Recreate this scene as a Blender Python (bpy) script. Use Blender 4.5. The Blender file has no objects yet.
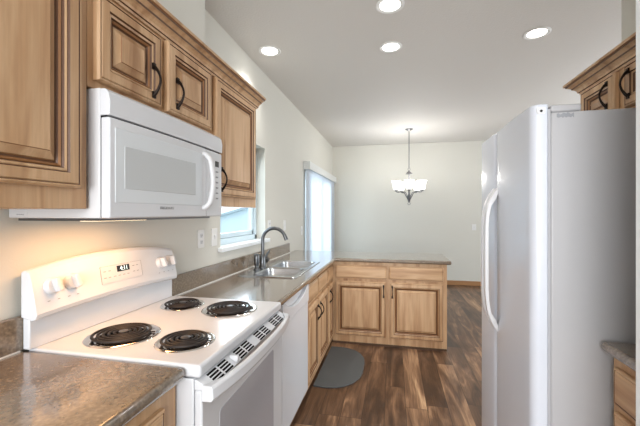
import bpy, bmesh, math, random
from mathutils import Vector, Matrix
PI = math.pi
S = bpy.context.scene
COL = S.collection
random.seed(4)

# ------------------------------------------------------------------ camera, sky, daylight, fill lamps, exposure
cd = bpy.data.cameras.new('camera'); cam = bpy.data.objects.new('camera', cd); COL.objects.link(cam)
cd.sensor_width = 36.0; cd.lens = 340.9 / 640 * 36; cd.clip_start = 0.02
cam.location = (1.248, 0.0, 1.3926); cam.rotation_euler = (PI / 2, 0, 0.213)
S.camera = cam
S.view_settings.view_transform = 'Standard'; S.view_settings.look = 'None'
S.view_settings.gamma = 1.0; S.view_settings.use_curve_mapping = False
S.view_settings.exposure = 0.16
W = bpy.data.worlds.new('sky'); S.world = W; W.use_nodes = True
bg = W.node_tree.nodes['Background']
bg.inputs[0].default_value = (0.80, 0.91, 1.0, 1); bg.inputs[1].default_value = 2.1


def area_light(name, loc, rot, sx, sy, watts, color):
    l = bpy.data.lights.new(name, 'AREA'); l.shape = 'RECTANGLE'; l.size = sx; l.size_y = sy
    l.energy = watts; l.color = color
    o = bpy.data.objects.new(name, l); o.location = loc; o.rotation_euler = rot; COL.objects.link(o)
    return o


# fill lamps added behind camera and far right; daylight outside the patio door
area_light('fill_behind_camera', (1.3, -2.45, 1.55), (PI / 2, 0, 0), 2.6, 1.7, 135, (0.97, 0.985, 1.0))
area_light('fill_far_right', (5.3, 4.2, 1.5), (PI / 2, 0, PI / 2), 3.2, 1.9, 70, (0.95, 0.97, 1.0))
area_light('daylight_patio', (-1.5, 5.68, 1.4), (PI / 2, 0, -PI / 2), 3.6, 3.0, 200, (0.92, 0.96, 1.0))
v = Vector((0.0, 3.15, 1.6)) - Vector((-1.2, 1.2, 2.3))
area_light('daylight_kitchen_window', (-1.2, 1.2, 2.3), v.to_track_quat('-Z', 'Y').to_euler(), 1.2, 1.0, 45, (0.85, 0.93, 1.0))

# ------------------------------------------------------------------ materials


def srgb(r, g, b):
    f = lambda c: (c / 255 / 12.92) if c / 255 <= 0.04045 else ((c / 255 + 0.055) / 1.055) ** 2.4
    return (f(r), f(g), f(b), 1)


def mat(name, col, rough=0.5, metal=0.0, bump=None, spec=0.5, coat=0.0):
    m = bpy.data.materials.new(name); m.use_nodes = True
    n = m.node_tree.nodes; b = n['Principled BSDF']
    b.inputs['Base Color'].default_value = col; b.inputs['Roughness'].default_value = rough
    b.inputs['Metallic'].default_value = metal; b.inputs['Specular IOR Level'].default_value = spec
    b.inputs['Coat Weight'].default_value = coat
    L = m.node_tree.links
    tc = n.new('ShaderNodeTexCoord')
    nz = n.new('ShaderNodeTexNoise'); L.new(tc.outputs['Object'], nz.inputs['Vector'])
    if bump:
        nz.inputs['Scale'].default_value = bump[0]; nz.inputs['Detail'].default_value = 3
        bp = n.new('ShaderNodeBump'); bp.inputs['Strength'].default_value = bump[1]
        bp.inputs['Distance'].default_value = bump[2]
        L.new(nz.outputs['Fac'], bp.inputs['Height']); L.new(bp.outputs['Normal'], b.inputs['Normal'])
    else:
        nz.inputs['Scale'].default_value = 6
        mr = n.new('ShaderNodeMapRange'); mr.inputs['To Min'].default_value = rough * 0.92
        mr.inputs['To Max'].default_value = min(1, rough * 1.08 + 0.01)
        L.new(nz.outputs['Fac'], mr.inputs['Value']); L.new(mr.outputs[0], b.inputs['Roughness'])
    return m


def ramp(n, stops):
    r = n.new('ShaderNodeValToRGB'); e = r.color_ramp.elements
    e[0].position, e[0].color = stops[0]; e[1].position, e[1].color = stops[-1]
    for p, c in stops[1:-1]:
        x = e.new(p); x.color = c
    return r


def wood(name, vertical=True, tone=1.0):
    m = mat(name, (0, 0, 0, 1), 0.38)
    n = m.node_tree.nodes; L = m.node_tree.links; b = n['Principled BSDF']
    tc = n.new('ShaderNodeTexCoord'); oi = n.new('ShaderNodeObjectInfo')
    add = n.new('ShaderNodeVectorMath'); add.operation = 'ADD'
    sc = n.new('ShaderNodeVectorMath'); sc.operation = 'SCALE'
    L.new(oi.outputs['Location'], sc.inputs[0]); sc.inputs['Scale'].default_value = 3.7
    L.new(tc.outputs['Object'], add.inputs[0]); L.new(sc.outputs[0], add.inputs[1])
    mp = n.new('ShaderNodeMapping'); L.new(add.outputs[0], mp.inputs['Vector'])
    mp.inputs['Scale'].default_value = (9, 9, 0.9) if vertical else (0.9, 9, 9)
    n1 = n.new('ShaderNodeTexNoise'); n1.inputs['Scale'].default_value = 1.6; n1.inputs['Detail'].default_value = 5
    n1.inputs['Distortion'].default_value = 0.5
    L.new(mp.outputs[0], n1.inputs['Vector'])
    t = tone
    q = lambda r, g, bb: tuple(c * t for c in srgb(r, g, bb)[:3]) + (1,)
    r = ramp(n, [(0.28, q(166, 124, 86)), (0.45, q(197, 157, 117)), (0.58, q(213, 176, 137)), (0.75, q(189, 147, 106))])
    L.new(n1.outputs['Fac'], r.inputs[0])
    mp2 = n.new('ShaderNodeMapping'); L.new(add.outputs[0], mp2.inputs['Vector'])
    mp2.inputs['Scale'].default_value = (160, 160, 4) if vertical else (4, 160, 160)
    n2 = n.new('ShaderNodeTexNoise'); n2.inputs['Scale'].default_value = 1.0; n2.inputs['Detail'].default_value = 2
    L.new(mp2.outputs[0], n2.inputs['Vector'])
    mx = n.new('ShaderNodeMix'); mx.data_type = 'RGBA'; mx.blend_type = 'MULTIPLY'
    mx.inputs[0].default_value = 0.22
    L.new(r.outputs[0], mx.inputs[6]); L.new(n2.outputs['Fac'], mx.inputs[7])
    # knots
    v = n.new('ShaderNodeTexVoronoi'); v.inputs['Scale'].default_value = 5.0
    mpk = n.new('ShaderNodeMapping'); L.new(add.outputs[0], mpk.inputs['Vector'])
    mpk.inputs['Scale'].default_value = (1, 1, 0.55) if vertical else (0.55, 1, 1)
    L.new(mpk.outputs[0], v.inputs['Vector'])
    rk = ramp(n, [(0.02, (0.30, 0.30, 0.30, 1)), (0.11, (1, 1, 1, 1))])
    L.new(v.outputs['Distance'], rk.inputs[0])
    mk = n.new('ShaderNodeMix'); mk.data_type = 'RGBA'; mk.blend_type = 'MULTIPLY'; mk.inputs[0].default_value = 0.8
    L.new(mx.outputs[2], mk.inputs[6]); L.new(rk.outputs[0], mk.inputs[7])
    L.new(mk.outputs[2], b.inputs['Base Color'])
    return m


def laminate(name):
    m = mat(name, (0, 0, 0, 1), 0.24, spec=0.8, coat=1.0)
    m.node_tree.nodes['Principled BSDF'].inputs['Coat Roughness'].default_value = 0.09
    n = m.node_tree.nodes; L = m.node_tree.links; b = n['Principled BSDF']
    tc = n.new('ShaderNodeTexCoord')
    n1 = n.new('ShaderNodeTexNoise'); n1.inputs['Scale'].default_value = 9; n1.inputs['Detail'].default_value = 6
    n1.inputs['Roughness'].default_value = 0.7
    n2 = n.new('ShaderNodeTexNoise'); n2.inputs['Scale'].default_value = 90; n2.inputs['Detail'].default_value = 4
    L.new(tc.outputs['Object'], n1.inputs['Vector']); L.new(tc.outputs['Object'], n2.inputs['Vector'])
    r1 = ramp(n, [(0.32, srgb(97, 83, 68)), (0.5, srgb(116, 100, 82)), (0.68, srgb(135, 116, 95))])
    r2 = ramp(n, [(0.35, srgb(74, 63, 52)), (0.5, srgb(116, 100, 82)), (0.66, srgb(160, 140, 116))])
    L.new(n1.outputs['Fac'], r1.inputs[0]); L.new(n2.outputs['Fac'], r2.inputs[0])
    mx = n.new('ShaderNodeMix'); mx.data_type = 'RGBA'; mx.inputs[0].default_value = 0.42
    L.new(r1.outputs[0], mx.inputs[6]); L.new(r2.outputs[0], mx.inputs[7])
    L.new(mx.outputs[2], b.inputs['Base Color'])
    return m


def plank_floor():
    m = mat('walnut_planks', (0, 0, 0, 1), 0.33)
    n = m.node_tree.nodes; L = m.node_tree.links; b = n['Principled BSDF']

    def M(op, a, c=None):
        x = n.new('ShaderNodeMath'); x.operation = op
        for i, v in enumerate((a, c)):
            if v is None: continue
            if isinstance(v, (int, float)): x.inputs[i].default_value = v
            else: L.new(v, x.inputs[i])
        return x.outputs[0]
    tc = n.new('ShaderNodeTexCoord'); sp = n.new('ShaderNodeSeparateXYZ'); L.new(tc.outputs['Object'], sp.inputs[0])
    x, y = sp.outputs[0], sp.outputs[1]
    u = M('DIVIDE', x, 0.148); row = M('FLOOR', u); fu = M('FRACT', u)
    wn = n.new('ShaderNodeTexWhiteNoise'); wn.noise_dimensions = '1D'; L.new(row, wn.inputs['W'])
    v = M('ADD', M('DIVIDE', y, 1.1), M('MULTIPLY', wn.outputs['Value'], 5.3))
    pl = M('FLOOR', v); fv = M('FRACT', v)
    cb = n.new('ShaderNodeCombineXYZ'); L.new(row, cb.inputs[0]); L.new(pl, cb.inputs[1])
    w2 = n.new('ShaderNodeTexWhiteNoise'); w2.noise_dimensions = '2D'; L.new(cb.outputs[0], w2.inputs['Vector'])
    # grain runs with the plank
    off = n.new('ShaderNodeVectorMath'); off.operation = 'SCALE'; L.new(w2.outputs['Color'], off.inputs[0]); off.inputs['Scale'].default_value = 40
    g0 = n.new('ShaderNodeCombineXYZ'); L.new(M('MULTIPLY', x, 9.0), g0.inputs[0]); L.new(M('MULTIPLY', y, 1.35), g0.inputs[1])
    ad = n.new('ShaderNodeVectorMath'); ad.operation = 'ADD'; L.new(g0.outputs[0], ad.inputs[0]); L.new(off.outputs[0], ad.inputs[1])
    n1 = n.new('ShaderNodeTexNoise'); n1.inputs['Scale'].default_value = 1.0; n1.inputs['Detail'].default_value = 4
    n1.inputs['Distortion'].default_value = 1.3; n1.inputs['Roughness'].default_value = 0.55
    L.new(ad.outputs[0], n1.inputs['Vector'])
    g1 = n.new('ShaderNodeCombineXYZ'); L.new(M('MULTIPLY', x, 110.0), g1.inputs[0]); L.new(M('MULTIPLY', y, 5.0), g1.inputs[1])
    n2 = n.new('ShaderNodeTexNoise'); n2.inputs['Scale'].default_value = 1.0; n2.inputs['Detail'].default_value = 3
    L.new(g1.outputs[0], n2.inputs['Vector'])
    tone = M('ADD', M('MULTIPLY', n1.outputs['Fac'], 1.0), M('MULTIPLY', M('SUBTRACT', w2.outputs['Value'], 0.5), 0.26))
    tone = M('ADD', tone, M('MULTIPLY', M('SUBTRACT', n2.outputs['Fac'], 0.5), 0.26))
    r = ramp(n, [(0.26, srgb(62, 44, 32)), (0.42, srgb(90, 65, 47)), (0.54, srgb(114, 85, 63)), (0.62, srgb(138, 105, 78)),
                 (0.71, srgb(158, 124, 94)), (0.84, srgb(192, 158, 122))])
    L.new(tone, r.inputs[0])
    e1 = M('GREATER_THAN', M('ABSOLUTE', M('SUBTRACT', fu, 0.5)), 0.488)
    e2 = M('GREATER_THAN', M('ABSOLUTE', M('SUBTRACT', fv, 0.5)), 0.4985)
    seam = M('MAXIMUM', e1, e2)
    mx = n.new('ShaderNodeMix'); mx.data_type = 'RGBA'; L.new(M('MULTIPLY', seam, 0.75), mx.inputs[0])
    L.new(r.outputs[0], mx.inputs[6]); mx.inputs[7].default_value = srgb(34, 23, 17)
    L.new(mx.outputs[2], b.inputs['Base Color'])
    return m


def emit(name, col, strength):
    m = bpy.data.materials.new(name); m.use_nodes = True
    b = m.node_tree.nodes['Principled BSDF']
    b.inputs['Base Color'].default_value = (0.9, 0.9, 0.9, 1)
    b.inputs['Emission Color'].default_value = col; b.inputs['Emission Strength'].default_value = strength
    return m


def glass_mat(name, tint=(0.92, 0.96, 0.98, 1)):
    m = bpy.data.materials.new(name); m.use_nodes = True
    n = m.node_tree.nodes; L = m.node_tree.links
    t = n.new('ShaderNodeBsdfTransparent'); t.inputs[0].default_value = tint
    g = n.new('ShaderNodeBsdfGlossy'); g.inputs['Roughness'].default_value = 0.02
    mx = n.new('ShaderNodeMixShader'); mx.inputs[0].default_value = 0.06; L.new(t.outputs[0], mx.inputs[1]); L.new(g.outputs[0], mx.inputs[2])
    L.new(mx.outputs[0], n['Material Output'].inputs['Surface'])
    return m


def blind_mat():
    m = bpy.data.materials.new('blind_vinyl'); m.use_nodes = True
    n = m.node_tree.nodes; L = m.node_tree.links
    d = n.new('ShaderNodeBsdfDiffuse'); d.inputs[0].default_value = srgb(230, 234, 238)
    t = n.new('ShaderNodeBsdfTranslucent'); t.inputs[0].default_value = srgb(230, 236, 242)
    mx = n.new('ShaderNodeMixShader'); mx.inputs[0].default_value = 0.55
    L.new(d.outputs[0], mx.inputs[1]); L.new(t.outputs[0], mx.inputs[2])
    L.new(mx.outputs[0], n['Material Output'].inputs['Surface'])
    return m


M_WALL = mat('wall_paint', srgb(207, 205, 196), 0.75, bump=(160, 0.25, 0.002))
M_CEIL = mat('ceiling_paint', srgb(213, 210, 205), 0.7, bump=(70, 0.45, 0.004))
M_FLOOR = plank_floor()
M_WOOD = wood('maple_upright_grain'); M_WOODH = wood('maple_level_grain', False)
M_GLAZE = mat('dark_glaze', srgb(92, 60, 36), 0.5)
M_GLAZE2 = mat('glazed_maple_recess', srgb(146, 102, 64), 0.42)
M_TOE = mat('toe_kick_dark', srgb(88, 62, 42), 0.6)
M_LAM = laminate('stone_laminate')
M_WHITE = mat('white_enamel', srgb(216, 218, 222), 0.22)
M_WPLAS = mat('white_plastic', srgb(214, 214, 216), 0.35)
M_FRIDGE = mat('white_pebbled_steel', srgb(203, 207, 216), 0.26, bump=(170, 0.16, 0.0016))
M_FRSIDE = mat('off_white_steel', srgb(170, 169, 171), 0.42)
M_BRONZE = mat('oil_rubbed_bronze', srgb(42, 34, 30), 0.38, 0.8)
M_CHROME = mat('chrome', srgb(225, 222, 218), 0.10, 1.0)
M_STEEL = mat('stainless_steel', srgb(190, 193, 196), 0.24, 1.0)
M_NICKEL = mat('brushed_nickel', srgb(104, 106, 108), 0.28, 1.0)
M_SILVER = mat('satin_silver', srgb(120, 120, 122), 0.35, 0.9)
M_BLACK = mat('black_enamel', srgb(26, 24, 24), 0.45)
M_COIL = mat('burner_coil_black', srgb(44, 38, 36), 0.5, 0.3)
M_GAP = mat('dark_gap', srgb(24, 22, 22), 0.95, spec=0.1)
M_OGLASS = mat('oven_window_glass', srgb(176, 176, 182), 0.14)
M_MGLASS = mat('microwave_window_screen', srgb(196, 200, 202), 0.25)
M_MRIM = mat('microwave_window_rim', srgb(216, 221, 225), 0.25)
M_GASK = mat('door_gasket', srgb(168, 168, 172), 0.6)
M_GREY = mat('grey_print', srgb(138, 140, 144), 0.5)
M_RUB = mat('grey_rubber_mat', srgb(80, 82, 82), 0.8, bump=(300, 0.2, 0.001))
M_PLATE = mat('white_wall_plate', srgb(226, 226, 224), 0.35)
M_TRIM = mat('white_trim', srgb(232, 236, 238), 0.4)
M_STRIP = mat('white_strip', srgb(226, 224, 220), 0.5)
M_BASEB = mat('oak_baseboard', srgb(166, 122, 82), 0.45)
M_VINYL = mat('white_window_vinyl', srgb(205, 222, 230), 0.4)
M_VAL = mat('grey_valance', srgb(214, 216, 214), 0.5)
M_BLIND = blind_mat()
M_GLASS = glass_mat('window_glass')
M_CAN = emit('recessed_lens', (1.0, 0.96, 0.90, 1), 9)
M_SHADE = emit('lit_frosted_shade', (1.0, 0.97, 0.93, 1), 1.3)
M_WARM = emit('hood_lamp_lens', (1.0, 0.72, 0.42, 1), 4)
M_DIGIT = emit('clock_digits', (0.75, 1.0, 0.92, 1), 1.6)
M_SIDING = mat('pale_siding', srgb(214, 226, 232), 0.7)
M_ROOF = mat('pale_grey_shingle', srgb(168, 182, 190), 0.8)
M_FENCE = mat('white_fence_vinyl', srgb(240, 244, 246), 0.5)
M_GROUND = mat('dry_ground', srgb(190, 195, 190), 0.9)

# ------------------------------------------------------------------ mesh helpers


class MB:
    def __init__(s): s.bm = bmesh.new(); s.mi = 0

    def _set(s, faces):
        for f in faces: f.material_index = s.mi

    def box(s, x0, x1, y0, y1, z0, z1):
        v = [s.bm.verts.new(p) for p in ((x0, y0, z0), (x1, y0, z0), (x1, y1, z0), (x0, y1, z0), (x0, y0, z1), (x1, y0, z1), (x1, y1, z1), (x0, y1, z1))]
        s._set([s.bm.faces.new([v[i] for i in q]) for q in ((0, 3, 2, 1), (4, 5, 6, 7), (0, 1, 5, 4), (1, 2, 6, 5), (2, 3, 7, 6), (3, 0, 4, 7))])
        return s

    def loft(s, rings, cap0=True, cap1=True, closed=True, mats=None):
        R = [[s.bm.verts.new(p) for p in r] for r in rings]
        n = len(R[0])
        for k in range(len(R) - 1):
            for i in range(n if closed else n - 1):
                j = (i + 1) % n
                try:
                    f = s.bm.faces.new((R[k][i], R[k][j], R[k + 1][j], R[k + 1][i]))
                    f.material_index = mats[k] if mats else s.mi
                except ValueError: pass
        if cap0: s._set([s.bm.faces.new(R[0][::-1])])
        if cap1: s._set([s.bm.faces.new(R[-1])])
        return s

    def prism(s, poly, axis, a, b):
        """poly of 2-D points extruded along axis 'x','y','z' from a to b"""
        def P(p, t): return {'x': (t, p[0], p[1]), 'y': (p[0], t, p[1]), 'z': (p[0], p[1], t)}[axis]
        return s.loft([[P(p, a) for p in poly], [P(p, b) for p in poly]])

    def tube(s, pts, rad, n=10, flat=1.0):
        pts = [Vector(p) for p in pts]; m = len(pts)
        rads = rad if isinstance(rad, (list, tuple)) else [rad] * m
        rings = []; ref = None
        for i, p in enumerate(pts):
            d = (pts[min(i + 1, m - 1)] - pts[max(i - 1, 0)]).normalized()
            if ref is None:
                ref = Vector((0, 0, 1)) if abs(d.z) < 0.9 else Vector((1, 0, 0))
            a = (ref - d * ref.dot(d)).normalized(); b = d.cross(a); ref = a
            rings.append([p + (a * math.cos(2 * PI * k / n) * flat + b * math.sin(2 * PI * k / n)) * rads[i] for k in range(n)])
        return s.loft(rings)

    def lathe(s, prof, c=(0, 0, 0), n=24, axis='z', cap0=True, cap1=True):
        rings = []
        for r, h in prof:
            ring = []
            for k in range(n):
                a = 2 * PI * k / n; u, w = r * math.cos(a), r * math.sin(a)
                p = {'z': (u, w, h), 'x': (h, u, w), 'y': (u, h, w)}[axis]
                ring.append((c[0] + p[0], c[1] + p[1], c[2] + p[2]))
            rings.append(ring)
        return s.loft(rings, cap0, cap1)

    def cells(s, xs, ys, z0, z1, filled):
        vs = {}
        def V(i, j):
            if (i, j) not in vs: vs[(i, j)] = s.bm.verts.new((xs[i], ys[j], z1))
            return vs[(i, j)]
        fs = []
        for i in range(len(xs) - 1):
            for j in range(len(ys) - 1):
                if filled((xs[i] + xs[i + 1]) / 2, (ys[j] + ys[j + 1]) / 2):
                    fs.append(s.bm.faces.new((V(i, j), V(i + 1, j), V(i + 1, j + 1), V(i, j + 1))))
        ext = bmesh.ops.extrude_face_region(s.bm, geom=fs)
        top = [v for v in ext['geom'] if isinstance(v, bmesh.types.BMVert)]
        for v in top: v.co.z = z0
        return s


def obj(name, mb, mats, parent=None, bevel=0.0, seg=2, smooth=False, angle=30, kind=None, label=None):
    bmesh.ops.recalc_face_normals(mb.bm, faces=mb.bm.faces[:])
    me = bpy.data.meshes.new(name)
    mb.bm.to_mesh(me); mb.bm.free()
    for m in (mats if isinstance(mats, (list, tuple)) else [mats]): me.materials.append(m)
    o = bpy.data.objects.new(name, me); COL.objects.link(o)
    if parent: o.parent = parent
    if bevel:
        b = o.modifiers.new('bevel', 'BEVEL'); b.width = bevel; b.segments = seg; b.limit_method = 'ANGLE'
        b.angle_limit = math.radians(35); b.harden_normals = False
    if smooth or bevel:
        for p in me.polygons: p.use_smooth = True
        try: me.set_sharp_from_angle(angle=math.radians(angle))
        except Exception: pass
    if kind: o['kind'] = kind
    if label: o['label'] = label
    return o


def thing(name, label, cat, loc=(0, 0, 0), rz=0.0, group=None):
    o = bpy.data.objects.new(name, None); COL.objects.link(o); o.empty_display_size = 0.1
    o.location = loc; o.rotation_euler = (0, 0, rz); o['label'] = label; o['category'] = cat
    if group: o['group'] = group
    return o


def tag(o, label, cat, group=None):
    o['label'] = label; o['category'] = cat
    if group: o['group'] = group
    return o


def copy_tree(o, parent=None):
    c = o.copy(); COL.objects.link(c)
    if parent: c.parent = parent
    for ch in list(o.children): copy_tree(ch, c)
    return c


def box(*a): return MB().box(*a)


def struct(name, mb, m, **k): return obj(name, mb, m, kind='structure', **k)


def text(name, body, size, m, parent, loc, rot, extrude=0.0004, sx=1.0):
    cu = bpy.data.curves.new(name, 'FONT'); cu.body = body; cu.size = size; cu.extrude = extrude
    cu.align_x = 'CENTER'; cu.align_y = 'CENTER'
    t = bpy.data.objects.new('tmp', cu); COL.objects.link(t)
    dg = bpy.context.evaluated_depsgraph_get(); me = bpy.data.meshes.new_from_object(t.evaluated_get(dg))
    bpy.data.objects.remove(t)
    me.name = name; me.materials.clear(); me.materials.append(m)
    o = bpy.data.objects.new(name, me); COL.objects.link(o); o.parent = parent
    o.location = loc; o.rotation_euler = rot; o.scale = (sx, 1, 1)
    return o


def rrect(x0, x1, y0, y1, r, n=5):
    pts = []
    for cx, cy, a0 in ((x1 - r, y1 - r, 0), (x0 + r, y1 - r, 90), (x0 + r, y0 + r, 180), (x1 - r, y0 + r, 270)):
        for k in range(n + 1):
            a = math.radians(a0 + 90 * k / n); pts.append((cx + r * math.cos(a), cy + r * math.sin(a)))
    return pts


# ------------------------------------------------------------------ setting
ZC = 2.773; YB = 7.013
struct('floor', box(-0.12, 5.6, -2.7, YB, -0.05, 0.0), M_FLOOR)
struct('ceiling', box(-0.12, 5.6, -2.7, YB + 0.12, ZC, ZC + 0.1), M_CEIL)


def holed_wall(name, axis, pos, t, a0, a1, z0, z1, holes, m):
    mb = MB()
    xs = sorted({a0, a1} | {h[0] for h in holes} | {h[1] for h in holes})
    zs = sorted({z0, z1} | {h[2] for h in holes} | {h[3] for h in holes})
    vs = {}
    def P(a, z): return (pos, a, z) if axis == 'x' else (a, pos, z)
    def V(i, j):
        if (i, j) not in vs: vs[(i, j)] = mb.bm.verts.new(P(xs[i], zs[j]))
        return vs[(i, j)]
    fs = []
    for i in range(len(xs) - 1):
        for j in range(len(zs) - 1):
            cx, cz = (xs[i] + xs[i + 1]) / 2, (zs[j] + zs[j + 1]) / 2
            if not any(h[0] < cx < h[1] and h[2] < cz < h[3] for h in holes):
                fs.append(mb.bm.faces.new((V(i, j), V(i + 1, j), V(i + 1, j + 1), V(i, j + 1))))
    ext = bmesh.ops.extrude_face_region(mb.bm, geom=fs)
    for v in ext['geom']:
        if isinstance(v, bmesh.types.BMVert): v.co[0 if axis == 'x' else 1] += t
    return struct(name, mb, m)


WY0, WY1, WZ0, WZ1 = 2.30, 3.19, 1.135, 2.03
DY0, DY1, DZ1 = 4.76, 6.60, 2.05
holed_wall('wall_left', 'x', 0.0, -0.16, -2.7, YB, 0.0, ZC, [(WY0, WY1, WZ0, WZ1), (DY0, DY1, 0.02, DZ1)], M_WALL)
struct('wall_back', box(-0.12, 5.6, YB, YB + 0.12, 0, ZC), M_WALL)
holed_wall('wall_far_right', 'x', 5.5, 0.12, -2.7, YB, 0, ZC, [(2.6, 5.8, 0.5, 2.45)], M_WALL)  # unseen wall, opening added to let fill light in from the right
holed_wall('wall_behind', 'y', -2.6, -0.12, 0, 5.5, 0, ZC, [(0.0 + 0.1, 2.7, 0.6, 2.45)], M_WALL)  # unseen wall, opening added behind the camera for fill light
struct('wall_right', box(2.56, 2.68, 1.201, 2.34, 0, ZC), M_WALL)
struct('wall_near_right', box(1.958, 2.68, 1.085, 1.200, 0, ZC), M_TRIM)
struct('wall_chase_left', box(0.001, 0.20, -0.30, 1.755, 2.175, ZC), M_WALL)
struct('baseboard_back', box(0.001, 5.49, YB - 0.016, YB - 0.001, 0.0, 0.085), M_BASEB, bevel=0.004)

# kitchen window
w = struct('window_1', MB(), M_VINYL)
fx0, fx1 = -0.150, -0.088
mb = MB()
mb.box(fx0, fx1, WY0, WY0 + 0.05, WZ0, WZ1); mb.box(fx0, fx1, WY1 - 0.05, WY1, WZ0, WZ1)
mb.box(fx0, fx1, WY0, WY1, WZ0, WZ0 + 0.05); mb.box(fx0, fx1, WY0, WY1, WZ1 - 0.05, WZ1)
obj('window_frame', mb, M_VINYL, w, bevel=0.006)
mb = MB()
a, b_, c, d = WY0 + 0.052, WY1 - 0.052, WZ0 + 0.052, WZ1 - 0.052
mb.box(-0.140, -0.100, a, a + 0.04, c, d); mb.box(-0.140, -0.100, b_ - 0.04, b_, c, d)
mb.box(-0.140, -0.100, a, b_, c, c + 0.04); mb.box(-0.140, -0.100, a, b_, d - 0.04, d)
obj('sash', mb, M_VINYL, w, bevel=0.005)
obj('window_pane', box(-0.122, -0.118, a + 0.03, b_ - 0.03, c + 0.03, d - 0.03), M_GLASS, w)
struct('trim_1', box(-0.086, 0.035, WY0 - 0.035, WY1 + 0.06, WZ0 - 0.03, WZ0 + 0.004), M_TRIM, bevel=0.006)

# patio door
d1 = struct('door_1', MB(), M_TRIM)
mb = MB()
mb.box(-0.11, -0.01, DY0, DY0 + 0.06, 0.02, DZ1); mb.box(-0.11, -0.01, DY1 - 0.06, DY1, 0.02, DZ1)
mb.box(-0.11, -0.01, DY0, DY1, DZ1 - 0.06, DZ1); mb.box(-0.11, -0.01, DY0, DY1, 0.021, 0.06)
obj('door_frame', mb, M_TRIM, d1, bevel=0.004)
for y0, y1, xx in ((DY0 + 0.065, 5.71, -0.09), (5.65, DY1 - 0.065, -0.05)):
    mb = MB()
    mb.box(xx - 0.018, xx + 0.018, y0, y0 + 0.06, 0.065, DZ1 - 0.065); mb.box(xx - 0.018, xx + 0.018, y1 - 0.06, y1, 0.065, DZ1 - 0.065)
    mb.box(xx - 0.018, xx + 0.018, y0, y1, 0.065, 0.15); mb.box(xx - 0.018, xx + 0.018, y0, y1, DZ1 - 0.13, DZ1 - 0.065)
    p = obj('sliding_panel', mb, M_TRIM, d1)
    obj('door_pane', box(xx - 0.003, xx + 0.003, y0 + 0.055, y1 - 0.055, 0.145, DZ1 - 0.125), M_GLASS, p)

# outside
struct('ground', box(-30, -0.2, -10, 40, -0.35, -0.3), M_GROUND)
t = thing('deck_railing', 'white picket deck railing seen through the kitchen window', 'railing', (-3.0, 9.0, -0.3))
mb = MB()
mb.box(-0.03, 0.03, -3, 3, 1.08, 1.13); mb.box(-0.02, 0.02, -3, 3, 0.10, 0.15)
obj('rail', mb, M_FENCE, t)
mb = MB()
for k in range(50):
    y = -2.95 + k * 0.12
    mb.box(-0.015, 0.015, y, y + 0.055, 0.15, 1.08)
obj('pickets', mb, M_FENCE, t, kind='stuff')
for y in (-3, 0, 3): obj('post', box(-0.05, 0.05, y - 0.05, y + 0.05, 0, 1.2), M_FENCE, t)
t = thing('neighbour_house', 'pale low gabled building beyond the white deck railing, outside the window', 'building', (-5.6, 17.0, -0.3))
obj('wall', box(-2.5, 2.5, 0.0, 6, 0, 1.45), M_SIDING, t)
obj('gable', MB().prism([(-2.5, 1.45), (2.5, 1.45), (0, 2.12)], 'y', 0.0, 6.0), M_SIDING, t)
for sg in (-1, 1):
    obj('roof_slope', MB().prism([(sg * 2.75, 1.385), (sg * 2.75, 1.50), (sg * 0.001, 2.245), (sg * 0.001, 2.125)], 'y', -0.3, 6.3), M_ROOF, t)
obj('corner_board', box(-2.56, -2.40, -0.05, 0.0, 0, 1.44), M_ROOF, t)

# ------------------------------------------------------------------ cabinets


def pull_mesh(L=0.108, out=0.028):
    mb = MB(); pts = []; rad = []
    N = 14
    for k in range(N + 1):
        s = k / N
        pts.append((0, -0.004 - out * math.sin(PI * s) ** 0.8, (s - 0.5) * L))
        rad.append(0.0042 + 0.0030 * abs(2 * s - 1) ** 2)
    mb.tube(pts, rad, 8)
    for sg in (-1, 1):
        mb.box(-0.008, 0.008, -0.007, 0.0, sg * L / 2 - 0.012, sg * L / 2 + 0.012)
    return mb


PROF_FRAME = [(0, 0), (0, -0.016), (0.005, -0.023), (0.009, -0.023), (0.0110, -0.0190), (0.0140, -0.0235), (0.041, -0.0245),
              (0.0445, -0.0180), (0.047, -0.0200), (0.053, -0.0180), (0.0565, -0.0110), (0.059, -0.0130), (0.064, -0.0090), (0.067, -0.0040)]
FRAME_MATS = [0, 0, 0, 1, 0, 0, 1, 0, 0, 1, 2, 2, 1]
PROF_PANEL = [(0.067, -0.0040), (0.0705, -0.0040), (0.073, -0.0065), (0.094, -0.0175), (0.0955, -0.0205)]
PANEL_MATS = [1, 2, 0, 2]


def ring(w, h, i, y, ox, oz): return [(ox + i, y, oz + i), (ox + w - i, y, oz + i), (ox + w - i, y, oz + h - i), (ox + i, y, oz + h - i)]


def add_door(cab, x0, x1, z0, z1, hx=None, hz=None, name='door'):
    w, h = x1 - x0, z1 - z0
    mb = MB(); mb.loft([ring(w, h, i, y - 0.002, 0, 0) for i, y in PROF_FRAME], True, False,
                       mats=FRAME_MATS)
    dr = obj(name, mb, [M_WOOD, M_GLAZE, M_GLAZE2], cab); dr.location = (x0, 0, z0)
    mb = MB(); mb.loft([ring(w, h, i, y - 0.002, 0, 0) for i, y in PROF_PANEL], False, True, mats=PANEL_MATS)
    pn = obj('raised_panel', mb, [M_WOOD, M_GLAZE, M_GLAZE2], dr)
    if hx is not None:
        o = obj('handle', pull_mesh(), M_BRONZE, dr, smooth=True, angle=50, label='dark bronze arched pull')
        o.location = (hx - x0, -0.0250, hz - z0)
    return dr


PROF_DRAWER = [(0, 0), (0, -0.012), (0.004, -0.0165), (0.008, -0.0165), (0.010, -0.0145), (0.0125, -0.0175), (0.020, -0.020)]


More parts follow.
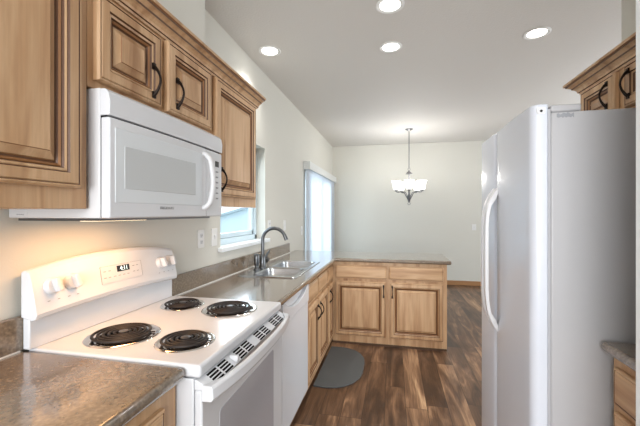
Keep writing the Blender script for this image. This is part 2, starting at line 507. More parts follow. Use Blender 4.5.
def add_drawer(cab, x0, x1, z0, z1, name='drawer'):
    w, h = x1 - x0, z1 - z0
    mb = MB(); mb.loft([ring(w, h, i, y - 0.002, 0, 0) for i, y in PROF_DRAWER], True, True, mats=[0, 0, 0, 1, 0, 0])
    dr = obj(name, mb, [M_WOODH, M_GLAZE], cab); dr.location = (x0, 0, z0)
    return dr


def cab_body(cab, W, D, z0, z1, toe=None, name='body'):
    obj(name, box(0, W, 0, D, z0, z1), M_WOOD, cab, bevel=0.0015)
    if toe: obj('toe_kick', box(0.002, W - 0.002, toe, D, 0.0, z0), M_TOE, cab)


RL, RR = PI / 2, -PI / 2      # facing +X (left run), facing -X (right run)
UX = 0.33
# left upper cabinets
g = 'upper cabinets above the left counter'
c = thing('upper_cabinet', 'tall maple upper cabinet at the far left edge, left of the microwave', 'cabinet', (UX, 0.02, 1.405), RL, g)
cab_body(c, 0.848, 0.327, 0.0, 0.72)
add_door(c, 0.355, 0.812, 0.060, 0.685); add_door(c, 0.02, 0.33, 0.060, 0.685)
c = thing('upper_cabinet', 'short two-door maple upper cabinet directly above the microwave', 'cabinet', (UX, 0.870, 1.783), RL, g)
cab_body(c, 0.718, 0.327, 0.0, 0.342)
add_door(c, 0.017, 0.314, 0.024, 0.300, 0.262, 0.112); add_door(c, 0.353, 0.692, 0.024, 0.312, 0.408, 0.112)
c = thing('upper_cabinet', 'single-door maple upper cabinet between the microwave and the window', 'cabinet', (UX, 1.590, 1.428), RL, g)
cab_body(c, 0.585, 0.327, 0.0, 0.697)
add_door(c, 0.018, 0.535, 0.055, 0.668, 0.066, 0.142)


def crown(x_face, y0, y1, z, sgn, name, label, xw, ov=1.0):
    # stepped moulding; profile (out, up) from the cabinet face
    prof = [(0.0, 0.0), (0.010, 0.0), (0.012, 0.008), (0.018, 0.010), (0.020, 0.020), (0.029, 0.030), (0.037, 0.034), (0.039, 0.041),
            (0.051, 0.049), (0.058, 0.051), (0.060, 0.058), (0.067, 0.060), (0.068, 0.072), (0.0, 0.072)]
    mats = [0, 0, 1, 0, 0, 0, 1, 0, 0, 1, 2, 0, 0, 0]
    n = len(prof); t = thing(name, label, 'moulding')
    def P(o, u, e):
        if e == 0: return (x_face + sgn * o, y0, z + u)
        if e == 1: return (x_face + sgn * o, y1 + o * ov, z + u)
        return (xw, y1 + o * ov, z + u)
    for nm, es in (('front_run', (0, 1)), ('end_return', (1, 2)))[:2 if ov == 1.0 else 1]:
        mb = MB()
        R = [[mb.bm.verts.new(P(o, u, e)) for o, u in prof] for e in es]
        for i in range(n):
            f = mb.bm.faces.new((R[0][i], R[0][(i + 1) % n], R[1][(i + 1) % n], R[1][i])); f.material_index = mats[i]
        mb.bm.faces.new(R[0]); mb.bm.faces.new(R[1][::-1])
        obj(nm, mb, [M_WOODH, M_GLAZE, M_GLAZE2], t)


crown(UX + 0.0005, 0.02, 2.1755, 2.100, 1, 'crown_moulding', 'long maple crown moulding along the top of the left upper cabinets', 0.003, 0.25)

# right upper cabinet over the fridge
c = thing('upper_cabinet', 'maple upper cabinet above the white refrigerator at right', 'cabinet', (2.265, 2.14, 1.840), RR)
cab_body(c, 0.935, 0.293, 0.0, 0.22)
add_door(c, 0.025, 0.315, 0.015, 0.203, 0.266, 0.112); add_door(c, 0.383, 0.90, 0.015, 0.203, 0.419, 0.112)
crown(2.2645, 1.208, 2.1405, 2.048, -1, 'crown_moulding', 'maple crown moulding over the cabinet above the refrigerator', 2.557)

# base cabinets
c = thing('base_cabinet', 'maple base cabinet under the near left counter, left of the stove', 'cabinet', (0.60, -0.30, 0), RL)
cab_body(c, 1.220, 0.59, 0.10, 0.886, 0.03)
add_drawer(c, 0.65, 1.15, 0.70, 0.84); add_door(c, 0.65, 1.15, 0.13, 0.665)
add_drawer(c, 0.06, 0.61, 0.70, 0.84); add_door(c, 0.06, 0.61, 0.13, 0.665)
c = thing('base_cabinet', 'maple sink base cabinet with two bronze-handled doors beside the dishwasher', 'cabinet', (0.60, 2.455, 0), RL)
cab_body(c, 0.825, 0.59, 0.03, 0.70, 0.02)
obj('face_rail', box(0, 0.825, 0, 0.02, 0.701, 0.874), M_WOODH, c)
add_drawer(c, 0.022, 0.375, 0.70, 0.84, 'false_drawer_front'); add_drawer(c, 0.405, 0.80, 0.70, 0.84, 'false_drawer_front')
add_door(c, 0.022, 0.375, 0.095, 0.665, 0.345, 0.56); add_door(c, 0.405, 0.80, 0.095, 0.665, 0.437, 0.56)
c = thing('base_cabinet', 'narrow maple base cabinet in the inner corner between sink base and peninsula', 'cabinet', (0.60, 3.285, 0), RL)
cab_body(c, 0.322, 0.59, 0.03, 0.874, 0.02)
add_drawer(c, 0.03, 0.28, 0.70, 0.84); add_door(c, 0.03, 0.28, 0.095, 0.665, 0.06, 0.56)
c = thing('base_cabinet', 'two-door maple peninsula cabinet with two drawers facing the camera', 'cabinet', (0.605, 3.61, 0), 0)
cab_body(c, 1.165, 0.60, 0.025, 0.874, 0.012)
add_drawer(c, 0.030, 0.576, 0.70, 0.842); add_drawer(c, 0.590, 1.132, 0.70, 0.842)
add_door(c, 0.030, 0.564, 0.100, 0.672, 0.540, 0.580); add_door(c, 0.602, 1.132, 0.100, 0.672, 0.628, 0.580)
c = thing('base_cabinet', 'maple base cabinet with drawers at the lower right, beside the refrigerator', 'cabinet', (2.045, 1.465, 0), RR)
cab_body(c, 0.258, 0.51, 0.10, 0.874, 0.03)
add_drawer(c, 0.03, 0.23, 0.70, 0.835); add_drawer(c, 0.03, 0.23, 0.42, 0.675); add_drawer(c, 0.03, 0.23, 0.13, 0.395)
struct('trim_3', box(0.01, 0.585, 3.612, 4.20, 0.0, 0.874), M_WOOD)
struct('trim_2', box(0.01, 0.60, 1.708, 1.842, 0.0, 0.874), M_WOOD)

# ------------------------------------------------------------------ countertops
t = thing('countertop', 'brown stone-look laminate countertop at the lower left, near side of the stove', 'countertop', (0, 0, 0))
obj('slab', MB().cells([0.002, 0.634], [-0.30, 0.926], 0.888, 0.926, lambda x, y: True), M_LAM, t, bevel=0.016, seg=4)
obj('backsplash', box(0.002, 0.021, -0.30, 0.926, 0.9265, 1.045), M_LAM, t, bevel=0.004)
obj('white_line', box(0.0215, 0.026, -0.30, 0.904, 0.9265, 0.931), M_STRIP, t)  # thin white strip along the backsplash foot
t = thing('countertop', 'long L-shaped stone-look countertop holding the sink and turning onto the peninsula', 'countertop', (0, 0, 0))
SX0, SX1, SY0, SY1 = 0.085, 0.545, 2.385, 3.255
obj('slab', MB().cells([0.002, SX0 + 0.02, SX1 - 0.02, 0.645, 1.81], [1.706, SY0 + 0.02, SY1 - 0.02, 3.575, 4.23], 0.876, 0.914,
    lambda x, y: not (x > 0.645 and y < 3.575) and not (SX0 + 0.02 < x < SX1 - 0.02 and SY0 + 0.02 < y < SY1 - 0.02)), M_LAM, t, bevel=0.013, seg=4)
obj('backsplash', box(0.002, 0.022, 1.706, 3.945, 0.9145, 1.032), M_LAM, t, bevel=0.004)
obj('white_line', box(0.0225, 0.028, 1.706, 3.945, 0.9145, 0.920), M_STRIP, t)
t = thing('countertop', 'short stone-look countertop at the lower right, beside the refrigerator', 'countertop', (0, 0, 0))
obj('slab', MB().cells([2.005, 2.555], [1.206, 1.480], 0.876, 0.914, lambda x, y: True), M_LAM, t, bevel=0.018, seg=5)

# ------------------------------------------------------------------ sink + faucet
t = thing('kitchen_sink', 'double-basin stainless steel sink set in the counter under the window', 'sink', (0, 0, 0.914))
mb = MB()
outer = rrect(SX0, SX1, SY0, SY1, 0.03)
b1 = rrect(0.185, 0.515, 2.460, 2.800, 0.05); b2 = rrect(0.185, 0.515, 2.845, 3.215, 0.05)
edges = []
for loop, z in ((outer, 0.007), (b1, 0.006), (b2, 0.006)):
    vs = [mb.bm.verts.new((x, y, z)) for x, y in loop]
    es = [mb.bm.edges.new((vs[i], vs[(i + 1) % len(vs)])) for i in range(len(vs))]
    edges += es
    if loop is outer:
        lo = [mb.bm.verts.new((x + (x > 0.3) * 0.004 - (x < 0.3) * 0.004, y + (y > 2.8) * 0.004 - (y < 2.8) * 0.004, 0.001)) for x, y in loop]
        for i in range(len(vs)):
            j = (i + 1) % len(vs); mb.bm.faces.new((vs[i], lo[i], lo[j], vs[j]))
bmesh.ops.triangle_fill(mb.bm, use_beauty=True, use_dissolve=False, edges=edges)
obj('rim', mb, M_STEEL, t, smooth=True, angle=25)
for y0, y1 in ((2.460, 2.800), (2.845, 3.215)):
    mb = MB(); rings = []
    for ins, z in ((0, 0.006), (0.004, -0.004), (0.008, -0.14), (0.022, -0.165), (0.05, -0.172)):
        rings.append([(x, y, z) for x, y in rrect(0.185 + ins, 0.515 - ins, y0 + ins, y1 - ins, max(0.012, 0.05 - ins * 0.5))])
    mb.loft(rings, False, True)
    bs = obj('basin', mb, M_STEEL, t, smooth=True, angle=60)
    obj('drain', MB().lathe([(0.045, -0.1715), (0.045, -0.169), (0.034, -0.168), (0.028, -0.1705)], (0.35, (y0 + y1) / 2, 0), 20), M_CHROME, bs, smooth=True)
FZ = 0.0215 - 0.014
t = thing('faucet', 'gooseneck brushed nickel faucet standing on the sink rim', 'faucet', (0.135, 2.79, 0.9212))
obj('base', MB().lathe([(0.032, 0), (0.032, 0.006), (0.027, 0.012), (0.026, 0.06), (0.023, 0.10), (0.015, 0.112)], n=20), M_NICKEL, t, smooth=True, angle=40)
pts = [(0, 0, 0.09), (0, 0, 0.14), (0, 0, 0.20), (0, 0, 0.235)]
for k in range(1, 15):
    a = PI - k / 14 * PI * 0.90
    pts.append((0.105 + 0.105 * math.cos(a), 0, 0.235 + 0.105 * math.sin(a)))
e = Vector(pts[-1]); dd = (e - Vector(pts[-2])).normalized(); pts.append(tuple(e + dd * 0.03))
obj('spout', MB().tube(pts, [0.0150] * (len(pts) - 2) + [0.0165, 0.0165], 12), M_NICKEL, t, smooth=True, angle=60)
hd = obj('lever_body', MB().lathe([(0.014, 0.020), (0.026, 0.030), (0.030, 0.06), (0.026, 0.095), (0.012, 0.105)], (0, 0, 0.055), 16, 'y'), M_BLACK, t, smooth=True, label='black lever hub')
obj('lever', MB().tube([(0.0, 0.060, 0.07), (0.010, 0.080, 0.105), (0.02, 0.115, 0.135)], [0.010, 0.009, 0.008], 8), M_NICKEL, hd, smooth=True)
t = thing('side_sprayer', 'short nickel side sprayer just left of the faucet on the sink', 'sprayer', (0.132, 2.665, 0.9212))
obj('collar', MB().lathe([(0.024, 0), (0.024, 0.006), (0.017, 0.015), (0.015, 0.03)], n=16), M_NICKEL, t, smooth=True)
obj('spray_head', MB().lathe([(0.018, 0.031), (0.021, 0.05), (0.024, 0.085), (0.025, 0.115), (0.018, 0.128), (0.006, 0.132)], n=16), M_NICKEL, t, smooth=True)

# ------------------------------------------------------------------ microwave
my0, my1 = 0.882, 1.584
t = thing('microwave', 'white over-the-range microwave mounted under the short cabinet above the stove', 'microwave', (0, 0, 0))
obj('body', box(0.004, 0.363, my0 + 0.001, my1 - 0.001, 1.376, 1.780), M_WPLAS, t, bevel=0.004)
obj('underside', box(0.02, 0.34, my0 + 0.02, my1 - 0.02, 1.367, 1.3755), M_SILVER, t)
obj('lamp_lens', box(0.185, 0.255, 0.98, 1.22, 1.364, 1.3668), M_WARM, t, label='warm lamp lens under the microwave')
# top vent fascia, slightly bowed
mb = MB(); n = 14; rings = []
for k in range(n + 1):
    s = k / n; y = my0 + (my1 - my0) * s; o = 0.010 * (1 - (2 * s - 1) ** 2)
    rings.append([(0.3635, y, 1.694), (0.398 + o, y, 1.694), (0.400 + o, y, 1.735), (0.394 + o, y, 1.765), (0.382 + o, y, 1.776), (0.3635, y, 1.777)])
mb.loft(rings); obj('vent_fascia', mb, M_WHITE, t, smooth=True, angle=25, bevel=0.002)


def bowed_panel(y0, y1, z0, z1, xa, xb, r=0.0, off=0.0):
    mb = MB(); rings = []; n = 14
    for k in range(n + 1):
        s = k / n; y = y0 + (y1 - y0) * s
        sg = (y - my0) / (my1 - my0); o = 0.010 * (1 - (2 * sg - 1) ** 2) + off
        rings.append([(xa + (o if xa > 0.37 else 0), y, z0), (xb + o, y, z0), (xb + o, y, z1), (xa + (o if xa > 0.37 else 0), y, z1)])
    return mb.loft(rings)


obj('seam_gap', bowed_panel(my0 + 0.004, my1 - 0.004, 1.3785, 1.6935, 0.3635, 0.384), M_GAP, t)
dr = obj('door', bowed_panel(my0, 1.424, 1.376, 1.689, 0.366, 0.398), M_WHITE, t, bevel=0.006, seg=3)
wf = obj('window_surround', bowed_panel(0.903, 1.385, 1.425, 1.660, 0.3925, 0.3995), M_MRIM, dr, bevel=0.002)
obj('window_screen', bowed_panel(0.938, 1.330, 1.470, 1.607, 0.394, 0.4008), M_MGLASS, wf, bevel=0.002)
mb = MB()
hp = [(0.400, 1.398, 1.662), (0.418, 1.399, 1.656), (0.434, 1.403, 1.637)] + [(0.438 + 0.004 * math.sin(PI * k / 8), 1.407 + 0.010 * math.sin(PI * k / 8), 1.617 - 0.16 * k / 8) for k in range(9)] + [(0.434, 1.403, 1.437), (0.418, 1.399, 1.420), (0.400, 1.398, 1.414)]
mb.tube(hp, 0.0115, 10)
obj('handle', mb, M_WPLAS, dr, smooth=True, angle=60, label='white arched door handle')
cp = obj('control_panel', bowed_panel(1.427, my1, 1.376, 1.689, 0.366, 0.396), M_WHITE, t, bevel=0.006, seg=3)
obj('display', bowed_panel(1.512, 1.548, 1.618, 1.645, 0.394, 0.3975), M_BLACK, cp)
for r_ in range(6):
    obj('button', MB().prism(rrect(1.518, 1.540, 1.590 - r_ * 0.026, 1.597 - r_ * 0.026, 0.003, 3), 'x', 0.397, 0.4010), M_GREY, cp)
text('logo', 'FRIGIDAIRE', 0.014, M_GREY, dr, (0.4078, 1.143, 1.411), (PI / 2, 0, PI / 2), sx=1.15)
lb = obj('rating_label', box(0.03, 0.085, my0 - 0.0003, my0 + 0.0012, 1.384, 1.396), M_WPLAS, t)
text('label_print', 'microwave', 0.007, M_GREY, lb, (0.055, my0 - 0.0004, 1.388), (PI / 2, 0, 0), 0.0002)
lamp = bpy.data.lights.new('hood_lamp', 'AREA'); lamp.shape = 'RECTANGLE'; lamp.size = 0.08; lamp.size_y = 0.4; lamp.energy = 2.3; lamp.color = (1.0, 0.52, 0.22)
lo = bpy.data.objects.new('hood_lamp', lamp); lo.location = (0.22, 1.10, 1.360); COL.objects.link(lo)
lo.parent = t

# ------------------------------------------------------------------ range
ry0, ry1 = 0.930, 1.695
t = thing('electric_range', 'white freestanding coil-top electric stove between the left counters', 'stove', (0, 0, 0))
obj('body', box(0.02, 0.652, ry0 + 0.003, ry1 - 0.003, 0.04, 0.886), M_WHITE, t, bevel=0.003)
obj('plinth', box(0.06, 0.60, ry0 + 0.02, ry1 - 0.02, 0.0, 0.04), M_BLACK, t)
ck = obj('cooktop', box(0.02, 0.676, ry0, ry1, 0.890, 0.9300), M_WHITE, t, bevel=0.010, seg=4)
BUR = [((0.248, 1.105), 0.111, 5), ((0.515, 1.098), 0.089, 4), ((0.212, 1.530), 0.090, 4), ((0.478, 1.510), 0.112, 5)]
for (bx, by), R, turns in BUR:
    pan = obj('drip_pan', MB().lathe([(R * 1.02, 0.9310), (R * 1.09, 0.9345), (R * 1.13, 0.9340), (R * 1.16, 0.9310)][::-1] + [(R * 0.98, 0.9320), (R * 0.72, 0.9311), (0.02, 0.9311)], (bx, by, 0), 36, cap0=False),
              M_CHROME, ck, smooth=True, angle=60, label='chrome drip pan')
    N = 34 * turns; pts = []
    for k in range(N + 1):
        s = k / N; r = 0.020 + (R * 0.97 - 0.020) * s; a = 2 * PI * turns * s
        pts.append((bx + r * math.cos(a), by + r * math.sin(a), 0.9425))
    mb = MB(); mb.tube(pts, 0.0054, 7, flat=0.9)
    for a in (0.4, 2.5, 4.6):
        mb.tube([(bx + 0.01 * math.cos(a), by + 0.01 * math.sin(a), 0.9360), (bx + R * math.cos(a), by + R * math.sin(a), 0.9360)], 0.003, 6)
    obj('burner_coil', mb, M_COIL, pan, smooth=True, angle=60, label='black spiral burner coil')
    obj('coil_medallion', MB().lathe([(0.017, 0.9375), (0.017, 0.9465), (0.010, 0.9485)], (bx, by, 0), 16), M_SILVER, pan, smooth=True)
# backguard: lower riser + tilted arched console
bgd = obj('backguard', box(0.022, 0.050, ry0 - 0.016, ry1 - 0.024, 0.9305, 1.06), M_WHITE, t, bevel=0.004)
mb = MB(); n = 18; rings = []


def top_z(s): return 1.198 + 0.034 * (1 - abs(2 * s - 1) ** 2.2)


for k in range(n + 1):
    s = k / n; y = ry0 - 0.022 + (ry1 - 0.010 - ry0) * s; tz = top_z(s)
    zb = 1.030 + 0.014 * (1 - abs(2 * s - 1) ** 2)
    rings.append([(0.022, y, zb + 0.01), (0.068, y, zb), (0.084, y, zb + 0.006), (0.088, y, zb + 0.022), (0.074, y, zb + 0.085), (0.058, y, tz - 0.014), (0.048, y, tz - 0.002), (0.034, y, tz), (0.022, y, tz - 0.006)])
mb.loft(rings)
con = obj('console', mb, M_WHITE, t, bevel=0.003, angle=20)


def cons_pt(y, zz, lift=0.0):   # point on the tilted face
    f = (zz - 1.06) / (1.13 - 1.06)
    return (0.0875 - 0.0125 * f + lift, y, zz)


TILT = math.atan2(0.0125, 0.07)
for ky in (0.972, 1.047, 1.540, 1.610):
    kb = obj('knob', MB().lathe([(0.029, -0.004), (0.029, 0.006), (0.026, 0.011), (0.024, 0.014)], n=20, axis='x'), M_WPLAS, con, smooth=True, angle=40)
    kb.location = cons_pt(ky, 1.138, 0.0005); kb.rotation_euler = (0, -TILT, 0)
    gmb = MB(); gmb.prism([(-0.008, -0.024), (0.008, -0.024), (0.008, 0.024), (-0.008, 0.024)], 'x', 0.012, 0.036)
    gp = obj('grip', gmb, M_WPLAS, kb, bevel=0.003); gp.rotation_euler = (0.25, 0, 0)
    for dy in (-0.018, 0.018):
        dm = obj('dial_mark', box(-0.0004, 0.0006, -0.004, 0.004, -0.0012, 0.0012), M_GREY, con)
        dm.location = cons_pt(ky + dy, 1.088, 0.0012); dm.rotation_euler = (0, -TILT, 0)
pa = obj('touch_panel', box(-0.001, 0.0008, -0.115, 0.115, -0.036, 0.036), M_WPLAS, con)
pa.location = cons_pt(1.290, 1.133, 0.0015); pa.rotation_euler = (0, -TILT, 0)
mb = MB()
for q in ((-0.115, 0.115, 0.0352, 0.0362), (-0.115, -0.114, -0.036, 0.036), (0.114, 0.115, -0.036, 0.036)): mb.box(0.0005, 0.0012, *q)
obj('panel_outline', mb, M_GREY, pa)
ds = obj('clock_display', box(0.0006, 0.002, -0.030, 0.040, 0.004, 0.030), M_BLACK, pa)
text('clock_digits', '4:11', 0.026, M_DIGIT, ds, (0.0022, 0.008, 0.0165), (PI / 2, 0, PI / 2), 0.0002)
for i, (yy, zz) in enumerate([(-0.095, 0.015), (-0.07, 0.015), (-0.095, -0.012), (-0.072, -0.012), (-0.045, -0.012), (-0.02, -0.012), (0.005, -0.012), (0.03, -0.012), (0.065, 0.018), (0.088, 0.018), (0.065, -0.008), (0.088, -0.008)]):
    obj('key_mark', box(0.0005, 0.0014, yy - 0.006, yy + 0.006, zz - 0.0013, zz + 0.0013), M_GREY, pa)
# oven door
od = obj('oven_door', box(0.654, 0.680, ry0 + 0.004, ry1 - 0.004, 0.215, 0.852), M_WHITE, t, bevel=0.006, seg=3)
wn = MB(); pts = rrect(ry0 + 0.112, ry1 - 0.135, 0.36, 0.735, 0.012, 4)
pts = [(y, z + (0.012 * (1 - ((y - 1.31) / 0.26) ** 2) if z > 0.6 else 0)) for y, z in pts]
wn.prism(pts, 'x', 0.6795, 0.6815); obj('oven_window', wn, M_OGLASS, od, label='grey oven window glass')
vp = MB(); vp.prism([(0.654, 0.853), (0.700, 0.853), (0.706, 0.858), (0.662, 0.884), (0.654, 0.884)], 'y', ry0 + 0.004, ry1 - 0.004)
vt = obj('vent_trim', vp, M_WHITE, od, bevel=0.002)
for gy in (1.005, 1.070, 1.185, 1.250, 1.370, 1.435, 1.550, 1.615):
    for k in range(4):
        f0 = 0.05 + k * 0.225; f1 = f0 + 0.14
        p = lambda f, l: (0.706 - 0.044 * f + 0.5 * l, 0.858 + 0.026 * f + 0.86 * l)
        q4 = [p(f0, -0.001), p(f1, -0.001), p(f1, 0.0008), p(f0, 0.0008)]
        obj('vent_slot', MB().loft([[(q[0], gy - 0.027, q[1]) for q in q4], [(q[0], gy + 0.027, q[1]) for q in q4]]), M_GAP, vt)
obj('door_latch', box(0.674, 0.706, 1.122, 1.136, 0.862, 0.884), M_WPLAS, vt, bevel=0.003)
hb = MB(); rings = []
for k in range(25):
    s = k / 24; y = ry0 + (ry1 - ry0) * s
    o = 0.032 * (1 - abs(2 * s - 1) ** 2.6)
    endk = min(1, max(0, abs(2 * s - 1) - 0.90) * 20)
    xi = (0.702 + o) * (1 - endk) + 0.681 * endk
    rings.append([(xi, y, 0.822), (0.713 + o, y, 0.824), (0.720 + o, y, 0.834), (0.718 + o, y, 0.864), (0.711 + o, y, 0.871), (xi, y, 0.872)])
hb.loft(rings); obj('door_handle', hb, M_WHITE, od, bevel=0.002, angle=25, label='wide white bowed oven handle')
obj('storage_drawer', box(0.654, 0.680, ry0 + 0.004, ry1 - 0.004, 0.055, 0.205), M_WHITE, t, bevel=0.006)

# ------------------------------------------------------------------ dishwasher
dy0, dy1 = 1.848, 2.448
t = thing('dishwasher', 'white built-in dishwasher under the counter between stove and sink base', 'dishwasher', (0, 0, 0))
obj('body', box(0.03, 0.590, dy0 + 0.004, dy1 - 0.004, 0.09, 0.868), M_WPLAS, t)
obj('toe_plate', box(0.53, 0.56, dy0 + 0.004, dy1 - 0.004, 0.0, 0.088), M_BLACK, t)
obj('door', box(0.592, 0.628, dy0, dy1, 0.09, 0.742), M_WHITE, t, bevel=0.006, seg=3)
mb = MB(); prof = [(dy0, 0.746)]
prof = [(dy0, 0.745), (dy1, 0.745), (dy1, 0.868), (dy1 - 0.03, 0.868)]
for k in range(13):
    s = k / 12; prof.append((dy1 - 0.05 - s * (dy1 - dy0 - 0.10), 0.862 - 0.060 * math.sin(PI * s) ** 0.7))
prof += [(dy0 + 0.03, 0.868), (dy0, 0.868)]
mb.prism(prof, 'x', 0.608, 0.634)
cpn = obj('control_panel', mb, M_WHITE, t, bevel=0.003)
obj('handle_recess', box(0.592, 0.607, dy0, dy1, 0.745, 0.868), M_WPLAS, cpn, label='scooped hand recess')
text('logo', 'FRIGIDAIRE', 0.013, M_GREY, cpn, (0.6345, 1.94, 0.765), (PI / 2, 0, PI / 2))

# ------------------------------------------------------------------ refrigerator
t = thing('refrigerator', 'white side-by-side refrigerator standing at right below the upper cabinet', 'refrigerator', (0, 0, 0))
fy0, fy1, fs = 1.488, 2.297, 1.976
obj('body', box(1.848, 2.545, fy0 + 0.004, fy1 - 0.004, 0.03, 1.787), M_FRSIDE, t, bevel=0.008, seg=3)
obj('base_grille', box(1.83, 2.50, fy0 + 0.03, fy1 - 0.03, 0.0, 0.03), M_GAP, t)


def fridge_door(name, y0, y1):
    mb = MB(); poly = []
    r = 0.032; n = 6
    # plan view: gently bowed front with rounded vertical corners
    poly.append((1.838, y0))
    for k in range(n + 1):
        a = k / n * PI / 2; poly.append((1.779 + r - r * math.sin(a), y0 + r - r * math.cos(a)))
    for k in range(1, 8):
        s = k / 8; poly.append((1.779 - 0.004 * math.sin(PI * s), y0 + r + (y1 - y0 - 2 * r) * s))
    for k in range(n + 1):
        a = k / n * PI / 2; poly.append((1.779 + r - r * math.cos(a), y1 - r + r * math.sin(a)))
    poly.append((1.838, y1))
    mb.prism(poly, 'z', 0.07, 1.820)
    d = obj(name, mb, M_FRIDGE, t, bevel=0.006, angle=35)
    obj('gasket', box(1.8385, 1.8475, y0 + 0.006, y1 - 0.006, 0.075, 1.80), M_GASK, d, label='grey door gasket')
    return d


dm = fridge_door('fresh_food_door', fy0, fs - 0.004)
df = fridge_door('freezer_door', fs + 0.004, fy1)


def fr_handle(d, y):
    mb = MB(); rings = []
    # flat arched grip, wide at the ends
    zt, zb = 1.525, 0.775
    for k in range(25):
        s = k / 24; z = zt + (zb - zt) * s
        e = abs(2 * s - 1)
        o = 0.060 * (1 - e ** 5)
        th = 0.016 + 0.030 * max(0, (e - 0.75) / 0.25)
        xo = 1.777 - o; xi = min(1.779, xo + th)
        rings.append([(xo, y - 0.016, z), (xi, y - 0.018, z), (xi, y + 0.018, z), (xo, y + 0.016, z)])
    mb.loft(rings); obj('handle', mb, M_WPLAS, d, bevel=0.006, seg=3, angle=40, label='tall white arched door handle')


fr_handle(dm, 1.946); fr_handle(df, 2.010)
for y in (fy0 + 0.03, fy1 - 0.09):
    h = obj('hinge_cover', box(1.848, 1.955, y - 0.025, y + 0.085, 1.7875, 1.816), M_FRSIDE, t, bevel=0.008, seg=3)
    obj('hinge_bracket', box(1.800, 1.852, y, y + 0.05, 1.8165, 1.822), M_WPLAS, h, bevel=0.002)
obj('hinge_notch', MB().prism(rrect(1.797, 1.828, 1.780, 1.808, 0.006, 3), 'y', fy0 - 0.0012, fy0 + 0.004), M_WPLAS, dm)
obj('hinge_screw', MB().lathe([(0.005, fy0 - 0.003), (0.005, fy0)], (1.812, 0, 1.792), 10, 'y'), M_GAP, dm)
mb = MB(); lo_ = []; up_ = []
for k in range(12):
    x = 1.868 + k * 0.0054
    up_.append((x, 1.778 + 0.0035 * math.sin(k * 1.9) + (0.003 if 4 < k < 8 else 0))); lo_.append((x, 1.764 + 0.003 * math.sin(k * 2.6 + 1)))
mb.prism(lo_ + up_[::-1], 'y', fy0 + 0.0030, fy0 + 0.0045)
obj('emblem', mb, M_GREY, t, label='small worn grey emblem')

# ------------------------------------------------------------------ floor mat
mp = [(0.615, 2.66)] + [(0.72, 2.655), (0.80, 2.67), (0.87, 2.71), (0.93, 2.78), (0.97, 2.87), (0.985, 2.97), (0.985, 3.17), (0.97, 3.27), (0.93, 3.36), (0.87, 3.43), (0.80, 3.47), (0.72, 3.485), (0.615, 3.48)]
tag(obj('floor_mat', MB().prism(mp, 'z', 0.001, 0.012), M_RUB, bevel=0.003), 'dark grey D-shaped rubber mat on the floor before the sink base', 'mat')

# ------------------------------------------------------------------ outlets and switches


def plate(name, label, cat, y, z, kind, group=None, x=0.0005, rz=RL, gangs=1, w=0.078, h=0.120):
    t = thing(name, label, cat, (x, y, z), rz, group)
    obj('cover_plate', MB().prism(rrect(-w / 2, w / 2, -h / 2, h / 2, 0.006, 3), 'y', -0.006, 0), M_PLATE, t, bevel=0.002)
    if kind == 'outlet':
        for dz in (-0.021, 0.021):
            s = obj('socket', MB().prism(rrect(-0.017, 0.017, dz - 0.014, dz + 0.014, 0.008, 3), 'y', -0.0085, -0.0062), M_WPLAS, t)
            mb = MB()
            mb.box(-0.008, -0.0055, -0.0090, -0.0084, dz - 0.003, dz + 0.007); mb.box(0.0055, 0.008, -0.0090, -0.0084, dz - 0.003, dz + 0.007)
            mb.lathe([(0.0025, -0.0090), (0.0025, -0.0084)], (0, 0, dz - 0.008), 8, 'y')
            obj('slots', mb, M_GAP, s)
    elif kind == 'switch':
        obj('rocker', MB().prism([(-0.0062, 0.016), (-0.013, 0.010), (-0.0062, -0.016)], 'x', -0.006, 0.006), M_WPLAS, t)
    return t


plate('power_outlet', 'white duplex outlet on the wall, left one of the two beside the window', 'outlet', 2.035, 1.222, 'outlet', w=0.075)
plate('light_switch', 'white toggle switch plate on the wall right next to the window', 'switch', 2.205, 1.222, 'switch', w=0.080, h=0.125)
plate('power_outlet', 'white outlet on the wall just behind the top of the faucet', 'outlet', 3.30, 1.262, 'outlet')
plate('light_switch', 'white switch plate on the wall right of the faucet, above the backsplash', 'switch', 3.80, 1.25, 'switch')
plate('light_switch', 'white switch plate beside the patio door frame', 'switch', 4.555, 1.15, 'switch')
plate('light_switch', 'white switch plate on the back dining wall near the refrigerator', 'switch', YB - 0.0005, 1.12, 'switch', x=2.752, rz=0).location = (2.752, YB - 0.0005, 1.12)

# ------------------------------------------------------------------ vertical blind on the patio door
vy0, vy1 = 4.645, 6.90
t = thing('vertical_blind', 'closed pale vertical blind with a grey valance covering the patio door', 'blind', (0, 0, 0))
mb = MB()
mb.box(0.002, 0.100, vy0, vy0 + 0.012, 2.010, 2.120); mb.box(0.088, 0.100, vy0 + 0.012, vy1, 2.010, 2.120)
mb.box(0.002, 0.100, vy1, vy1 + 0.012, 2.010, 2.120); mb.box(0.002, 0.088, vy0 + 0.012, vy1, 2.112, 2.120)
obj('valance', mb, M_VAL, t)
obj('head_rail', box(0.030, 0.065, vy0 + 0.02, vy1 - 0.02, 2.070, 2.105), M_TRIM, t)
NV = 27
for k in range(NV):
    y = vy0 + 0.07 + k * 0.0805
    mb = MB(); rings = []
    for z in (0.03, 2.068):
        row = []
        for j in range(5):
            u = (j / 4 - 0.5) * 0.089; cv = 0.007 * (1 - (2 * j / 4 - 1) ** 2)
            a = math.radians(70)
            row.append((0.048 + u * math.cos(a) + cv, y + u * math.sin(a), z))
        row += [(p[0] + 0.0012, p[1], p[2]) for p in row[::-1]]
        rings.append(row)
    mb.loft(rings); obj('vane', mb, M_BLIND, t, smooth=True)

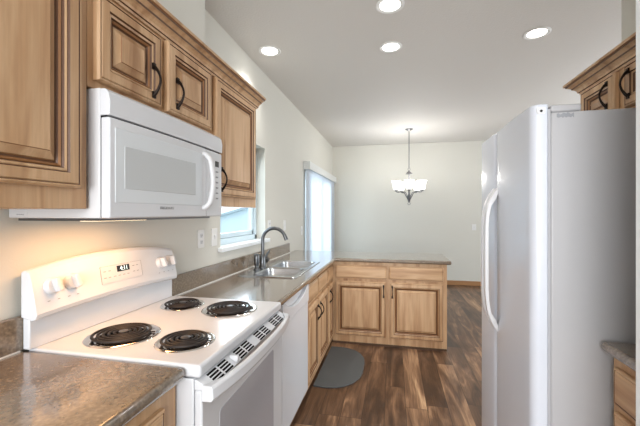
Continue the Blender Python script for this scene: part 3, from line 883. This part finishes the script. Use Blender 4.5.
# ------------------------------------------------------------------ ceiling lights
cans = [((1.224, 2.897), 'recessed ceiling light in the middle of the ceiling, farther of the central two'),
        ((1.224, 2.311), 'recessed ceiling light cut by the top edge of the view, nearest one'),
        ((0.215, 2.749), 'recessed ceiling light close to the left wall above the sink'),
        ((2.322, 2.909), 'recessed ceiling light at right above the refrigerator side')]
for (x, y), lb_ in cans:
    t = thing('recessed_light', lb_, 'ceiling light', (x, y, ZC), 0, 'recessed ceiling lights')
    obj('trim_ring', MB().lathe([(0.094, 0), (0.094, -0.004), (0.086, -0.008), (0.068, -0.003), (0.066, 0)], n=32, cap0=False, cap1=False), M_PLATE, t, smooth=True)
    obj('lens', MB().lathe([(0.066, -0.0005), (0.064, -0.003), (0.03, -0.004)], n=28), M_CAN, t, smooth=True)
    l = bpy.data.lights.new('can_lamp', 'SPOT'); l.energy = 37; l.color = (1.0, 0.975, 0.945); l.spot_size = math.radians(125); l.spot_blend = 0.9; l.shadow_soft_size = 0.06
    o = bpy.data.objects.new('can_lamp', l); o.location = (0, 0, -0.012); COL.objects.link(o); o.parent = t

# ------------------------------------------------------------------ chandelier
CX, CY = 1.494, 5.79
t = thing('chandelier', 'lit five-shade chandelier hanging on a thin rod over the dining area', 'chandelier', (CX, CY, ZC))
z = lambda a: a - ZC
obj('canopy', MB().lathe([(0.062, z(2.772)), (0.060, z(2.762)), (0.02, z(2.745)), (0.008, z(2.735))], n=20), M_SILVER, t, smooth=True)
obj('rod', MB().tube([(0, 0, z(2.74)), (0, 0, z(2.13))], 0.007, 8), M_SILVER, t, smooth=True)
mb = MB(); mb.tube([(0.018 * math.cos(2 * PI * k / 16), 0, z(2.11) + 0.022 * math.sin(2 * PI * k / 16)) for k in range(17)], 0.004, 6)
obj('hanging_loop', mb, M_SILVER, t, smooth=True)
obj('top_disc', MB().lathe([(0.006, z(2.09)), (0.055, z(2.04)), (0.058, z(2.034)), (0.012, z(2.025))], n=20), M_SILVER, t, smooth=True)
obj('stem', MB().lathe([(0.008, z(2.03)), (0.011, z(1.95)), (0.008, z(1.85)), (0.016, z(1.78)), (0.012, z(1.72)), (0.030, z(1.66)), (0.034, z(1.63)), (0.018, z(1.60)), (0.022, z(1.585)), (0.006, z(1.57))], n=16), M_SILVER, t, smooth=True)
mb = MB(); mb.tube([(0.020 * math.cos(2 * PI * k / 16), 0, z(1.548) + 0.022 * math.sin(2 * PI * k / 16)) for k in range(17)], 0.004, 6)
obj('finial_ring', mb, M_SILVER, t, smooth=True)
for k in range(5):
    a = math.radians(-92.4 + 72 * k); ca, sa = math.cos(a), math.sin(a)
    pr = [(0.025, 1.635), (0.045, 1.66), (0.065, 1.70), (0.095, 1.735), (0.135, 1.742), (0.175, 1.732), (0.205, 1.735), (0.215, 1.752)]
    ar = obj('arm', MB().tube([(r * ca, r * sa, z(h)) for r, h in pr], 0.0065, 8), M_SILVER, t, smooth=True, angle=60)
    c0 = (0.215 * ca, 0.215 * sa, 0)
    obj('socket_cup', MB().lathe([(0.012, z(1.745)), (0.026, z(1.752)), (0.028, z(1.768))], c0, 14), M_SILVER, ar, smooth=True)
    obj('shade', MB().lathe([(0.030, z(1.769)), (0.046, z(1.775)), (0.050, z(1.81)), (0.056, z(1.85)), (0.066, z(1.89)), (0.080, z(1.918)), (0.077, z(1.918)), (0.063, z(1.887)), (0.052, z(1.85)), (0.046, z(1.81)), (0.040, z(1.779))], c0, 20, cap0=True, cap1=True),
        M_SHADE, ar, smooth=True, angle=60, label='glowing frosted bell shade')
    l = bpy.data.lights.new('bulb', 'POINT'); l.energy = 5.0; l.color = (1.0, 0.97, 0.93); l.shadow_soft_size = 0.03
    o = bpy.data.objects.new('bulb', l); o.location = (c0[0], c0[1], z(1.93)); COL.objects.link(o); o.parent = t
